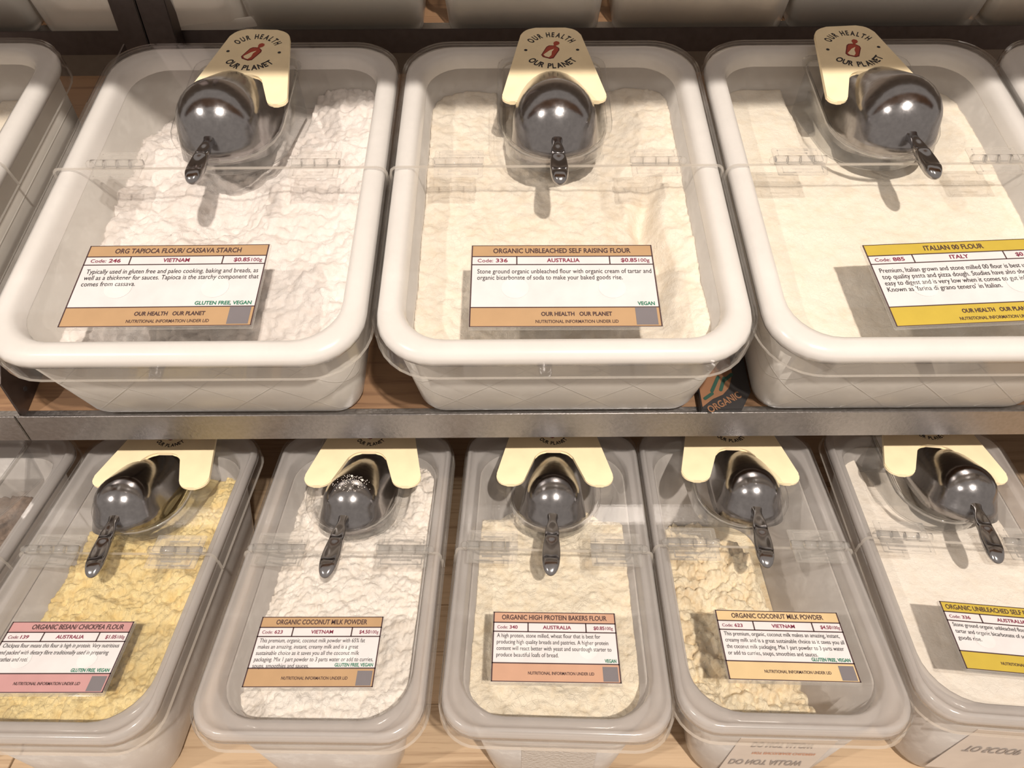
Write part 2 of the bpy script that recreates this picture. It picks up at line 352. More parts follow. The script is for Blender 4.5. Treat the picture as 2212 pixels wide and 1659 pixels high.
def hinge(root, x, y, side):
    h = box_obj('hinge', (x - .0225, x + .0225, y + .001, y + .018, .0003, .0028), M_CLEAR2, root, .0006)   # fixed leaf
    box_obj('moving_leaf', (x - .0225, x + .0225, y - .0165, y - .001, .0003, .0028), M_CLEAR2, h, .0006)
    for k in range(4):
        bm = bmesh.new(); xa = x - .0235 + k * .01175; n = 12
        loft(bm, [[(xx, y + .0042 * math.cos(2 * math.pi * i / n), .0042 + .0040 * math.sin(2 * math.pi * i / n)) for i in range(n)] for xx in (xa + .0003, xa + .0114)], True, True)
        from_bm('knuckle', bm, M_CLEAR2, h, True)
    bm = bmesh.new(); bmesh.ops.create_uvsphere(bm, u_segments=10, v_segments=6, radius=.0036, matrix=Tm(x + side * .0250, y, .0042))
    from_bm('pin_head', bm, M_CLEAR2, h, True)
    for sy in (1, -1):     # moulded slot frame on each leaf
        bm = bmesh.new(); y0 = y + sy * .0072; y1 = y + sy * .0150; a, b_ = min(y0, y1), max(y0, y1)
        box(bm, x - .018, x - .002, y + sy * .0146 - .0004, y + sy * .0146 + .0004, .0027, .0033); box(bm, x + .002, x + .018, y + sy * .0146 - .0004, y + sy * .0146 + .0004, .0027, .0033)
        box(bm, x - .0185, x - .0177, a, b_, .0027, .0033); box(bm, x + .0177, x + .0185, a, b_, .0027, .0033)
        box(bm, x - .009, x + .009, y + sy * .0105 - .0008, y + sy * .0105 + .0008, .0027, .0033)
        from_bm('moulded_frame', bm, M_CLEAR2, h)
def pocket_depth(pk, y): return .020 + (pk[3] - .020) * max(0.0, min(1.0, (y - pk[1] + pk[0]) / (pk[2] - pk[1] + pk[0])))
def lid(mat4, upper, label):
    root = empty('bin_lid', mat4, label, 'lid', 'clear hinged lids')
    if upper:
        hx, hy, r, yc = .155, .205, .050, .007; prof = [(0, -.030), (0, -.008), (.0015, -.0035), (.005, -.0008), (.009, 0)]
        pk = (.0505, .065, .163, .060); hxs = .090
    else:
        hx, hy, r, yc = .0915, .160, .032, .002; prof = [(0, -.024), (.0004, -.012), (.0016, -.011), (.0016, -.006), (.0030, -.0020), (.0060, 0)]
        pk = (.0415, .0655, .146, .056); hxs = .0555
    hole = pocket_outline(*pk[:3])
    lid_half('fixed_panel', root, hx, hy, r, yc + .0006, True, 0, prof, hole)
    lid_half('front_flap', root, hx, hy, r, yc - .0006, False, 0, prof)
    bm = bmesh.new(); d = pk[3]
    dep = lambda y: pocket_depth(pk, y)
    loft(bm, [[(x, y, z0 - dep(y) * k) for x, y in pocket_outline(*pk[:3], ins=i)] for i, z0, k in ((-.004, .0012, 0), (-.002, .0022, 0), (0, .001, 0), (.0008, -.003, 0), (.0025, .004, 1), (.005, .001, 1), (.009, 0, 1))], False, True)
    solid(from_bm('scoop_pocket', bm, [M_CLEARP, M_EDGE], root, True), .0015, -1, 0)
    for sx in (-1, 1): hinge(root, sx * hxs, yc, sx)
    return root

# ================================================================== scoop
def scoop(mat4, r, length, label, group, hl=.062, flare=.18, bend=24):
    root = empty('flour_scoop', mat4, label, 'scoop', group)
    bm = bmesh.new(); wall = .70 * r
    cols = [('s', length)] + [('s', length * (1 - k / 6)) for k in range(1, 6)] + [('b', th) for th in range(90, -91, -10)] + [('S', length * k / 6) for k in range(1, 7)]
    al = [-wall, -wall * .5] + [math.radians(a) for a in range(0, 91, 10)]
    rows = []
    for i, a in enumerate(al):
        row = []
        for kind, t in cols:
            if i < 2: rho, z = r * (1 + flare * (-a / wall)), a
            else: rho, z = r * math.cos(a), r * math.sin(a)
            if kind == 'b':
                th = math.radians(t); p = (rho * math.sin(th), -rho * math.cos(th), z)
            else:
                s = 1 if kind == 's' else -1
                fl = 1 - .10 * (t / length) ** 2
                p = (s * rho * fl, t * (1 - .22 * max(0, -z) / wall if z < 0 else 1) , z * (1 - .10 * (t / length)))
            row.append(p)
        rows.append(row)
    loft(bm, rows, False, False, closed=False)
    bmesh.ops.remove_doubles(bm, verts=bm.verts[:], dist=1e-5)
    o = from_bm('bowl', bm, M_SCOOP, root, True); solid(o, .0022, -1)
    # sit the handle on the back of the dome
    bm = bmesh.new(); st = []; n = 24; HC, HS = math.cos(math.radians(bend)), math.sin(math.radians(bend))
    keys = [(-.006, .0075, .0075, .0075, 0), (.000, .0064, .0062, .006, 0), (.006, .0050, .0048, .005, 0), (.013, .0048, .0046, .005, 0), (.019, .0058, .0050, .0056, .25), (.024, .0068, .0054, .006, .75), (.031, .0076, .0056, .0064, .95), (.038, .0078, .0058, .0066, .75),
            (.0425, .0076, .0060, .0066, .1), (.0455, .0079, .0060, .0067, .1), (.050, .0085, .0060, .007, .75), (.058, .0091, .0058, .0073, 1.0), (.067, .0094, .0056, .0075, 1.0), (.075, .0092, .0056, .0075, .7), (.0795, .0088, .0060, .0073, .1), (.083, .0082, .0062, .007, 0), (.088, .0070, .0056, .006, 0), (.0925, .0046, .0040, .004, 0), (.0945, .0016, .0014, .0014, 0)]
    for s, wx, zt, zb, dish in keys:
        lp = []
        for i in range(n):
            a = 2 * math.pi * i / n; ca, sa = math.cos(a), math.sin(a)
            x = .87 * wx * math.copysign(abs(ca) ** (.75 if sa > 0 else 1.0), ca)
            zz = zb * sa if sa <= 0 else zt * sa ** .6 * (1 - dish * (1 - abs(ca) ** 1.4) * .85)
            q = s * hl / .0945; lp.append((x, -r * .985 - q * HC + zz * HS, -.16 * r - q * HS + zz * HC))
        st.append(lp)
    loft(bm, st, True, True)
    ho = from_bm('handle', bm, M_HANDLE, root, True)
    sb = ho.modifiers.new('smooth', 'SUBSURF'); sb.levels = 1; sb.render_levels = 2
    return root

# ================================================================== sign plate with round emblem
def arc_text(parent, name, txt, R, size, top, z, mat, ycen):
    gap = 0.10; items = []; tot = 0
    for ch in txt:
        if ch == ' ': items.append((None, .42)); tot += .42; continue
        vs, fs = glyphs(ch, 0.030); x0 = min(v.x for v in vs); x1 = max(v.x for v in vs); wd = (x1 - x0) + .17
        items.append(((vs, fs, (x0 + x1) / 2), wd)); tot += wd
    V = []; Fc = []; pos = -tot / 2; k = 2 * math.radians(60 if top else 56) * (R if top else R + size * .7) / (tot * size); R2 = R if top else R + size * .7
    for it, wd in items:
        if it:
            vs, fs, cx = it; u = (pos + wd / 2) * size * k
            ang = u / R2; b0 = len(V)
            for v in vs:
                lx, ly = (v.x - cx) * size * k, v.y * size
                if top: rad = R + ly; a = ang; c, s = math.cos(-a), math.sin(-a); px, py = lx * c - (R + ly) * s, lx * s + (R + ly) * c
                else: a = ang; c, s = math.cos(a), math.sin(a); px, py = lx * c - (ly - R - size * .70) * s, lx * s + (ly - R - size * .70) * c
                V.append((px, ycen + py, z))
            Fc += [tuple(b0 + i for i in f) for f in fs]
        pos += wd
    me = bpy.data.meshes.new(name); me.from_pydata(V, [], Fc); me.update(); return link(name, me, mat, parent)
def corner_round(pts, radii, n=6):
    out = []; m = len(pts)
    for i in range(m):
        p = Vector(pts[i]); a = Vector(pts[i - 1]); b = Vector(pts[(i + 1) % m]); r = radii[i]
        da = (a - p).normalized(); db = (b - p).normalized(); half = da.angle(db) / 2
        t = min(r / math.tan(half), (a - p).length * .49, (b - p).length * .49); rr = t * math.tan(half)
        c = p + (da + db).normalized() * (rr / math.sin(half)); p0 = p + da * t; p1 = p + db * t
        v0 = p0 - c; v1 = p1 - c; ang = v0.angle_signed(v1) if v0.length > 1e-9 else 0
        for k in range(n + 1):
            q = Matrix.Rotation(-ang * k / n, 2) @ v0; out.append((c.x + q.x, c.y + q.y))
    return out
def sign(mat4, upper, label):
    root = empty('lid_sign', mat4, label, 'sign', 'cream scoop signs on the lids')
    if upper:   # origin: middle of the prong tips
        half = [(.0290, .120), (.0520, .0000), (.0330, .0000), (.0160, .0440)]; rad = [.016, .0085, .0075, .012]
        ec, R, ts = .081, .0225, .0112; es = 1.1
    else:
        half = [(.0330, .120), (.0600, .0000), (.0320, .0000), (.0160, .0450)]; rad = [.016, .0125, .0115, .013]
        ec, R, ts = .0705, .0134, .0064; es = .62
    pts = half + [(-x, y) for x, y in reversed(half)]
    prism_obj('plate', corner_round(pts, rad + rad[::-1]), 0.0, .004, M_SIGN, root, .0008)
    z = .00415
    arc_text(root, 'upper_lettering', 'OUR HEALTH', R, ts, True, z, M_INK, ec)
    arc_text(root, 'lower_lettering', 'OUR PLANET', R, ts, False, z, M_INK, ec)
    flat_obj('dots', [circle(sx * (R + ts * .35), ec, .0016 * es, 12) for sx in (-1, 1)], z, M_INK, root)
    # little scoop emblem, drawn leaning to the right
    def E(pts, ang=-24, k=es):
        c, s = math.cos(math.radians(ang)), math.sin(math.radians(ang)); return [(k * (x * c - y * s), ec - .0005 + k * (x * s + y * c)) for x, y in pts]
    body = [(-.0062, -.0105), (-.0035, -.0128), (.0035, -.0128), (.0062, -.0105), (.0065, .0030), (.0052, .0058), (.0022, .0072), (-.0022, .0072), (-.0052, .0058), (-.0065, .0030)]
    e = flat_obj('scoop_emblem', [E(body)], z, M_REDDARK, root)
    flat_obj('emblem_fill', [E([(x * .86, y * .90 - .0002) for x, y in body])], z + .00006, M_RED, e)
    flat_obj('emblem_mouth', [E([(-.0044, -.0092), (-.0020, -.0112), (.0018, -.0112), (.0026, -.0070), (.0010, -.0020), (.0014, .0030), (-.0016, -.0012)])], z + .00012, M_SIGN, e)
    flat_obj('emblem_handle', [E([(-.0013, .0066), (.0013, .0066), (.0012, .0085), (.0026, .0105), (.0028, .0128), (.0014, .0148), (-.0014, .0148), (-.0028, .0128), (-.0026, .0105), (-.0012, .0085)])], z + .00006, M_RED, e)
    return root

# ================================================================== price labels
def price_label(mat4, big, d):
    root = empty('price_label', mat4, d['label'], 'label', 'price labels on the lids')
    w_, h_ = (.150, .084) if big else (.100, .0585)
    x0, x1, y0, y1 = -w_ / 2, w_ / 2, -h_ / 2, h_ / 2; t = .0026 if big else .0030
    box_obj('acrylic_holder', (x0 - .0008, x1 + .0008, y0 - .0015, y1 + .0008, 0, t), [M_CLEAR2], root, .0004)
    z = t + .0002
    bx_ = box_obj('card', (x0, x1, y0, y1, t, z), M_PAPER, root); z += .0001
    hd = y1 - h_ * (.145 if big else .16); rw = hd - h_ * (.105 if big else .135); ft = y0 + h_ * (.225 if big else .255)
    col = d['col']
    flat_obj('header_band', [rect(x0, x1, hd, y1)], z, col, root); flat_obj('footer_band', [rect(x0, x1, y0, ft)], z, col, root)
    lw = .0005; ca = x0 + w_ * d.get('c1', .25); cb = x0 + w_ * d.get('c2', .76); z2 = z + .0001
    flat_obj('ruled_lines', [rect(x0, x1, hd - lw, hd + lw), rect(x0, x1, rw - lw, rw + lw), rect(x0, x1, ft - lw, ft + lw), rect(ca - lw, ca + lw, rw, hd), rect(cb - lw, cb + lw, rw, hd),
                             rect(x0, x0 + 2 * lw, y0, y1), rect(x1 - 2 * lw, x1, y0, y1), rect(x0, x1, y1 - 1.4 * lw, y1), rect(x0, x1, y0, y0 + 1.4 * lw)], z2, M_BROWNINK, root)
    for k in (-1, 1): flat_obj('adhesive_dot', [circle(k * w_ * .26, (rw + ft) / 2 - h_ * .03, h_ * .125, 28, 1.05)], z2, M_PAPER2, root)
    z3 = z2 + .0001
    ty = (y1 + hd) / 2 - h_ * (.029 if big else .035)
    text_obj('title_lettering', d['title'], M_BROWNINK, root, d.get('tx', 0) * w_, ty, z3, width=w_ * d['tw'], size=h_ * (.086 if big else .102), bold=.020)
    ry = (hd + rw) / 2 - h_ * (.022 if big else .026); rs = h_ * (.062 if big else .068)
    text_obj('code_word', 'Code:', M_MAROON, root, x0 + w_ * .035, ry, z3, width=w_ * .085, size=rs, align='L', bold=.004)
    text_obj('code_number', d['code'], M_MAROON, root, x0 + w_ * (.135 if big else .135), ry, z3, width=w_ * .065, size=rs * 1.05, align='L', bold=.020)
    text_obj('country_lettering', d['country'], M_MAROON, root, (ca + cb) / 2, ry, z3, width=w_ * d['cw'], size=rs * 1.1, bold=.020)
    text_obj('price_lettering', d['price'], M_MAROON, root, cb + w_ * .062, ry, z3, width=w_ * .088, size=rs * 1.08, align='L', bold=.020)
    text_obj('unit_lettering', '100g', M_MAROON, root, cb + w_ * .158, ry, z3, width=w_ * .060, size=rs, align='L', bold=.004)
    ly = rw - h_ * (.112 if big else .088); bs = h_ * (.080 if big else .086)
    for tx, wd in d['lines']:
        text_obj('description_line', tx, M_INK, root, x0 + w_ * .035, ly, z3, width=w_ * wd, size=bs, align='L', bold=.0); ly -= h_ * d['ls']
    text_obj('diet_lettering', d['diet'], M_GREEN, root, x1 - w_ * .025, ft + h_ * .022, z3, width=w_ * (.30 if ',' in d['diet'] else .09), size=h_ * (.060 if big else .068), align='R', bold=.028)
    fs = h_ * (.058 if big else .056)
    if big:
        text_obj('slogan_lettering', 'OUR HEALTH   OUR PLANET', M_BROWNINK, root, w_ * .06, y0 + h_ * .125, z3, width=w_ * .37, size=fs * 1.1, bold=.03)
        text_obj('footer_lettering', 'NUTRITIONAL INFORMATION UNDER LID', M_BROWNINK, root, w_ * .06, y0 + h_ * .042, z3, width=w_ * .43, size=fs * .88, bold=.014)
    else:
        text_obj('footer_lettering', 'NUTRITIONAL INFORMATION UNDER LID', M_BROWNINK, root, w_ * .04, y0 + h_ * .10, z3, width=w_ * .51, size=fs * 1.05, bold=.016)
    q = h_ * .20; flat_obj('grey_patch', [rect(x1 - w_ * .02 - q, x1 - w_ * .02, y0 + h_ * .02, y0 + h_ * .02 + q)], z2 + .00005, M_GREY, root)
    return root

# ================================================================== powder
def smooth(a, b, x):
    t = max(0.0, min(1.0, (x - a) / (b - a))); return t * t * (3 - 2 * t)
def flour(mat4, upper, fn, label, mat, cat='flour', name='flour', nx=150, ny=210, lump=0.0, lf=70.0, amp=.004, seed=0.0, foot=None):
    if upper: a0, b0, a1, b1, zb, r = .1288, .1788, .1222, .1722, -.1165, .030; pk = (.0505, .065, .163, .060)
    else: a0, b0, a1, b1, zb, r = .0752, .1385, .0550, .1272, -.139, .030; pk = (.0415, .0655, .146, .056)
    base = BASE_U if upper else BASE_L
    vs = []; fs = []
    for j in range(ny + 1):
        for i in range(nx + 1):
            u = -1 + 2 * i / nx; v = -1 + 2 * j / ny
            def place(z):
                t = max(0, min(1, z / zb)); hx = a0 + (a1 - a0) * t; hy = b0 + (b1 - b0) * t
                x, y = u * hx, v * hy; cx, cy = hx - r, hy - r
                if abs(x) > cx and abs(y) > cy:      # pull square corners on to the rounded wall
                    dx, dy = abs(x) - cx, abs(y) - cy; m = max(dx, dy); q = math.hypot(dx, dy)
                    if q > 1e-9: k = m / q; x = math.copysign(cx + dx * k, x); y = math.copysign(cy + dy * k, y)
                return x, y
            x, y = place(-.05)
            z = fn(x, y)
            p = Vector((x * 1.0 + seed, y + seed * .7, 0))
            z += amp * (noise.fractal(p * 22, 1.0, 2.0, 5) * .8 + .35 * noise.fractal(p * 95, 0.9, 2.1, 4))
            if lump > 0:
                pw = p + Vector((noise.noise(p * 60), noise.noise(p * 60 + Vector((9, 9, 0))), 0)) * .004
                g = max(0.0, min(1.0, .5 + noise.noise(p * 25 + Vector((5, 2, 0))) * 1.4))
                d1, d2, d3 = (noise.voronoi(pw * lf * q + Vector((q, 1, 0)))[0][0] for q in (1, 2.1, 4.3))
                z += lump * (g * .9 * math.sqrt(max(0, 1 - (d1 / .62) ** 2)) + .5 * math.sqrt(max(0, 1 - (d2 / .62) ** 2)) + .26 * math.sqrt(max(0, 1 - (d3 / .65) ** 2)) - .75)
            inside = max(abs(x) - pk[0], pk[1] - pk[0] - y if abs(x) < 1e9 else 0)
            dd = max(abs(x) - pk[0] * 1.02, (pk[1] - math.sqrt(max(0, pk[0] ** 2 - min(abs(x), pk[0]) ** 2))) - y)
            lim = -pocket_depth(pk, y) - .0035; cap = lim + (1 - smooth(0.016, -0.0005, dd)) * .07
            z = min(z, cap, -.012); z = max(z, zb + .0015)
            x, y = place(z); vs.append((x, y, z + base))
    W = nx + 1
    for j in range(ny):
        for i in range(nx): fs.append((j * W + i, j * W + i + 1, (j + 1) * W + i + 1, (j + 1) * W + i))
    # close the heap underneath so that it is a solid body of powder
    ring = [i for i in range(W)] + [j * W + nx for j in range(1, ny + 1)] + [ny * W + i for i in range(nx - 1, -1, -1)] + [j * W for j in range(ny - 1, 0, -1)]
    b0i = len(vs); cb = []
    for k in ring:
        x, y, z = vs[k]; s = (a1 / a0); t_ = max(0, min(1, (z - base) / zb)); vs.append((x * (a1 - .001) / (a0 + (a1 - a0) * t_), y * (b1 - .001) / (b0 + (b1 - b0) * t_), zb + .0006 + base)); cb.append(b0i + len(cb))
    m = len(ring)
    for k in range(m): fs.append((ring[(k + 1) % m], ring[k], cb[k], cb[(k + 1) % m]))
    fs.append(tuple(reversed(cb)))
    me = bpy.data.meshes.new(name); me.from_pydata(vs, [], fs); me.update()
    o = link(name, me, mat, None, True); o.matrix_world = mat4 @ Tm(0, 0, -base)
    tag(o, label, cat, None, 'stuff'); return o

# ================================================================== the room and the shelving
structure(box_obj('floor', (-4, 4, -4, 1.6, -.05, 0), M_FLOOR), 'brown shop floor below the shelving', 'floor')
structure(box_obj('wall_back', (-4, 4, 1.55, 1.6, 0, 3.6), M_WALL), 'warm brown wall behind the shelving', 'wall')

YR, YR3 = .455, .965                                        # front faces of the two rails
ZR = H - .4395; ZR3 = H - .2420
XB = -.4590                                                  # joint between the two shelving bays
def sl(y, h=.563):                                          # height of the tilted board top at world y (middle tier)
    return H + (y * math.sin(TILT) - h) / math.cos(TILT)
def sloped_board(name, x0, x1, y0, y1, dz, th, mat, parent):
    bm = bmesh.new(); a, b = sl(y0) + dz, sl(y1) + dz
    v = [bm.verts.new(p) for p in ((x0, y0, a - th), (x1, y0, a - th), (x1, y1, b - th), (x0, y1, b - th), (x0, y0, a), (x1, y0, a), (x1, y1, b), (x0, y1, b))]
    for f in ((0, 3, 2, 1), (4, 5, 6, 7), (0, 1, 5, 4), (1, 2, 6, 5), (2, 3, 7, 6), (3, 0, 4, 7)): bm.faces.new([v[i] for i in f])
    return from_bm(name, bm, mat, parent)
D3Y, D3Z = YR3 - YR, ZR3 - ZR                               # step from the middle tier to the tier above
def bay(x0, x1, label, post_x):
    root = empty('shelving_bay', Tm((x0 + x1) / 2, .7, 0), label, 'shelving', 'steel and wood shelving bays')
    def P(o):
        o.parent = root; o.matrix_parent_inverse = root.matrix_world.inverted(); return o
    # middle tier
    P(box_obj('front_rail', (x0, x1, YR, YR + .0022, ZR - .0315, ZR), M_RAIL, None, .0006))
    P(sloped_board('rail_flange', x0, x1, YR + .0022, YR + .0135, -.0002, .002, M_RAIL, None))
    P(sloped_board('shelf_board', x0, x1, YR + .0138, YR + .50, -.0002, .016, M_WOODSHADE, None))
    # tier above
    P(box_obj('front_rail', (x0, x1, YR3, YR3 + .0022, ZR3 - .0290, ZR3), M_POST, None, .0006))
    def up(o): o.location.y += D3Y; o.location.z += D3Z; return o
    P(up(sloped_board('rail_flange', x0, x1, YR + .0022, YR + .030, -.0002, .002, M_RAIL, None)))
    P(up(sloped_board('shelf_board', x0, x1, YR + .0303, YR + .50, -.0002, .016, M_WOODSHADE, None)))
    # shelf overhead, above the picture: its front edge throws the shade over the back of the lids
    P(box_obj('overhead_shelf', (x0, x1, .443, .605, H + .115, H + .140), M_WOODSHADE, None))
    P(box_obj('front_rail', (x0, x1, .438, .4428, H + .103, H + .143), M_RAIL, None, .0006))
    # lower tier: flat wooden shelf made of staves
    zs = ZL - BASE_L
    lb = P(box_obj('shelf_board', (x0, x1, -.06, .93, zs - .022, zs - .0042), M_WOODSHADE, None))
    edges = [-.06, .035, .105, .165, .225, .292, .345, .398, .436, .478, .560, .65, .75, .85, .93]
    for a, b in zip(edges, edges[1:]):
        o = box_obj('stave', (x0 + .0004, x1 - .0004, a + .00025, b - .00025, zs - .0042, zs), M_WOOD, None, .0004)
        o.parent = lb; o.matrix_parent_inverse = lb.matrix_world.inverted() @ root.matrix_world.inverted() if False else (root.matrix_world @ lb.matrix_parent_inverse).inverted()
    # uprights and side bracket
    px0, px1 = post_x
    P(box_obj('post', (px0, px1, YR3 - .024, YR3 - .0006, ZR3 - .05, H + .115), M_POST, None, .001))
    P(box_obj('post', (px0, px1, 1.30, 1.33, 0, 2.2), M_POST, None, .001))
    return root
left = bay(-1.75, XB - .0006, 'shelving bay holding the bin with only its corner in view', (XB - .0335, XB - .0008))
main = bay(XB + .0006, 1.35, 'steel railed wooden shelving bay holding the three full flour bins', (XB + .0008, XB + .0365))
# side bracket plate with a bolt hole on the left end of the main bay
bm = bmesh.new()
ys = [YR + .004, YR + .42]; prof = [(ys[0], sl(ys[0]) + .001), (ys[1], sl(ys[1]) + .001), (ys[1], sl(ys[1]) + .085), (ys[0] + .05, sl(ys[0] + .05) + .085), (ys[0], sl(ys[0]) + .045)]
loft(bm, [[(XB + .0016, y, z) for y, z in prof], [(XB + .0036, y, z) for y, z in prof]], True, True)
o = from_bm('side_bracket', bm, M_POST); o.parent = main; o.matrix_parent_inverse = main.matrix_world.inverted()
yb = .479; bm = bmesh.new()
loft(bm, [[(xx, yb + .0024 * math.cos(2 * math.pi * i / 14), sl(yb) + .0150 + .0024 * math.sin(2 * math.pi * i / 14)) for i in range(14)] for xx in (XB + .0034, XB + .0039)], True, True)
o = from_bm('bolt_hole', bm, M_DARK); o.parent = main; o.matrix_parent_inverse = main.matrix_world.inverted()

# ================================================================== bins of the upper (back) tier, only their feet in view
M3 = Tm(0, D3Y, D3Z) @ M2
back_spec = [  # x0, x1 (outer, near the foot), content material, content height, label
    (-.83, -.590, 'brown', .075, 'cloudy bin of brown contents on the back shelf, beside the twin posts', 0.0),
    (-.576, -.330, None, 0, 'empty bright cloudy bin on the back shelf behind the twin dark posts', 0.0),
    (-.322, -.108, 'olive', .085, 'cloudy bin of olive grains on the back shelf, beside the post', 0.0),
    (-.076, .110, 'pale', .020, 'narrow pale bin with a low dark layer on the back shelf', 0.0),
    (.128, .338, 'cream', .050, 'cloudy bin with pale contents between the narrow bin and the brown bin', 0.0),
    (.346, .578, 'brown', .085, 'cloudy bin of dark brown contents above the pale flour bin', 0.0),
    (.586, .80, 'cream', .060, 'pale cloudy bin at the far end of the back shelf', 0.0)]
CONT = {'brown': powder('brown_grain', (.10, .055, .03), (.05, .025, .014)), 'olive': powder('olive_grain', (.22, .16, .05), (.10, .07, .02)),
        'pale': powder('dull_grain', (.16, .12, .06), (.08, .06, .03)), 'cream': powder('cream_grain', (.62, .5, .34), (.45, .33, .2))}
for x0, x1, cm, ch, lab, _ in back_spec:
    x0 *= 1.045; x1 *= 1.045
    cx = (x0 + x1) / 2; hw = (x1 - x0) / 2; cy = .486
    root = empty('back_shelf_bin', M3 @ Tm(cx, cy, -BASE_U), lab, 'bin', 'bins on the back shelf')
    bm = bmesh.new(); hy = .175
    pr = [(hw - .006, hy - .006, .010, 0), (hw - .0015, hy - .0015, .012, .001), (hw, hy, .013, .004), (hw + .009, hy + .006, .028, .100), (hw + .007, hy + .004, .027, .100), (hw - .002, hy - .002, .02, .010), (hw - .01, hy - .01, .015, .004)]
    loft(bm, [Z(rrect(a, b, r, 5), z) for a, b, r, z in pr], True, True); from_bm('body', bm, M_BACKBIN, root, True)
    bm = bmesh.new(); pr = [(hw + .0092, hy + .0062, .028, .1002), (hw + .0125, hy + .012, .03, .099), (hw + .013, hy + .013, .03, .108), (hw + .006, hy + .005, .026, .110)]
    lp = [Z(rrect(a, b, r, 5), z) for a, b, r, z in pr]; loft(bm, lp + [lp[0]]); bmesh.ops.remove_doubles(bm, verts=bm.verts[:], dist=1e-6)
    from_bm('rim', bm, M_WHITE, root, True)
    if cm:
        vs = []; fs = []; n = 40; a, b = hw - .006, hy - .006
        for j in range(n + 1):
            for i in range(n + 1):
                x = -a + 2 * a * i / n; y = -b + 2 * b * j / n
                k = .96 if (i in (0, n) and j in (0, n)) else 1
                z = ch * (1 + .45 * noise.fractal(Vector((x * 18 + cx * 9, y * 18, cx)), 1, 2, 3)) + .006
                vs.append((x * k, y * k, max(.008, min(.095, z))))
        for j in range(n):
            for i in range(n): fs.append((j * (n + 1) + i, j * (n + 1) + i + 1, (j + 1) * (n + 1) + i + 1, (j + 1) * (n + 1) + i))
        W = n + 1; ring = list(range(W)) + [j * W + n for j in range(1, W)] + [n * W + i for i in range(n - 1, -1, -1)] + [j * W for j in range(n - 1, 0, -1)]
        b0i = len(vs)
        for k in ring: vs.append((vs[k][0] * .97, vs[k][1] * .97, .0062))
        m = len(ring)
        for k in range(m): fs.append((ring[(k + 1) % m], ring[k], b0i + k, b0i + (k + 1) % m))
        fs.append(tuple(b0i + k for k in reversed(range(m))))
        me = bpy.data.meshes.new('bin_contents'); me.from_pydata(vs, [], fs); me.update()
        o = link('bin_contents', me, CONT[cm], None, True); o.matrix_world = M3 @ Tm(cx, cy, -BASE_U)
        tag(o, {'brown': 'dark brown grains', 'olive': 'olive coloured grains', 'pale': 'low layer of dull grains', 'cream': 'pale cream grains'}[cm] + ' inside the ' + lab.split(' on the')[0].split(' between')[0].split(' above')[0].split(' at the')[0], 'grain', None, 'stuff')
# loose acrylic strip leaning beside the olive bin
o = box_obj('acrylic_strip', (-.050, .050, -.0012, .0012, -.006, .006), M_EDGE, None, .0005)
o.matrix_world = Tm(-.376, YR3 + .0042, ZR3 + .0035) @ Matrix.Rotation(math.radians(-7), 4, 'Y')
tag(o, 'narrow clear acrylic strip lying behind the back shelf rail beside the post', 'strip')

# ================================================================== middle tier
P_TAP = powder('tapioca_powder', (.90, .84, .80), (.84, .76, .70), .45)
P_SELF = powder('self_raising_flour', (.90, .82, .70), (.83, .72, .57), .45)
P_IT = powder('italian_flour', (.91, .84, .72), (.86, .76, .61), .4)
P_BES = powder('chickpea_flour', (.86, .70, .36), (.76, .56, .23), .6)
P_COC = powder('coconut_powder', (.90, .84, .77), (.84, .75, .65), .5)
P_BAK = powder('bakers_flour', (.88, .79, .63), (.79, .66, .47), .55)
P_COC2 = powder('creamy_coconut_powder', (.88, .77, .56), (.74, .56, .33), .55)
P_SELF2 = powder('fine_self_raising_flour', (.90, .83, .74), (.85, .76, .65), .35)
P_SEED = powder('brown_meal', (.30, .22, .17), (.14, .09, .06), .6)
CY = .491
UP = [(-.2690, 0), (.0425, 0), (.3545, 0)]
ulab = ['white rolled-rim storage bin holding white tapioca flour', 'white rolled-rim storage bin holding cream self raising flour', 'white rolled-rim storage bin holding Italian 00 flour']
ulid = ['clear hinged lid over the white tapioca flour bin', 'clear hinged lid over the large cream self raising flour bin', 'clear hinged lid over the Italian 00 flour bin']
def f_tap(x, y):
    z = -.047 - .010 * smooth(-.02, -.10, x) + .010 * smooth(.04, .11, x) * smooth(0, .1, y)
    z -= .022 * smooth(.055, .0, math.hypot(x + .01, (y - .0) * .9)); z += .006 * smooth(.03, .0, abs(x - .03)) * smooth(-.02, -.12, y)
    return z - .012 * smooth(.10, .15, y) * smooth(.03, -.05, x)
def f_self(x, y):
    z = -.046 + .006 * smooth(.05, .11, x) - .010 * smooth(.03, .0, abs(x - .075)) * smooth(.10, -.02, abs(y + .02))
    z -= .016 * smooth(.016, 0, abs(x - .088 - .004 * math.sin(y * 60))) * smooth(.06, .0, y) * smooth(-.19, -.05, y)
    return z
def f_it(x, y): return -.040 - .004 * smooth(.1, .17, y)
b_roots = []
for k, (cx, yaw) in enumerate(UP):
    m = M2 @ Tm(cx, CY, 0) @ Matrix.Rotation(math.radians(yaw), 4, 'Z')
    bin_upper(m, ulab[k]); lid(m, True, ulid[k])
m0 = M2 @ Tm(-.628, CY + .012, 0); bin_upper(m0, 'white storage bin at the end of the neighbouring bay'); lid(m0, True, 'clear hinged lid of the bin at the end of the neighbouring bay')
m4 = M2 @ Tm(.667, CY, 0); bin_upper(m4, 'white storage bin right after the Italian 00 flour bin'); lid(m4, True, 'clear hinged lid right after the Italian 00 flour lid')
flour(M2 @ Tm(UP[0][0], CY, 0), True, f_tap, 'cakey white tapioca flour heaped in the storage bin', P_TAP, lump=.0042, lf=55, amp=.0065, seed=1.3)
flour(M2 @ Tm(UP[1][0], CY, 0), True, f_self, 'cream self raising flour with scooped edge in the storage bin', P_SELF, lump=.002, lf=60, amp=.0035, seed=2.7)
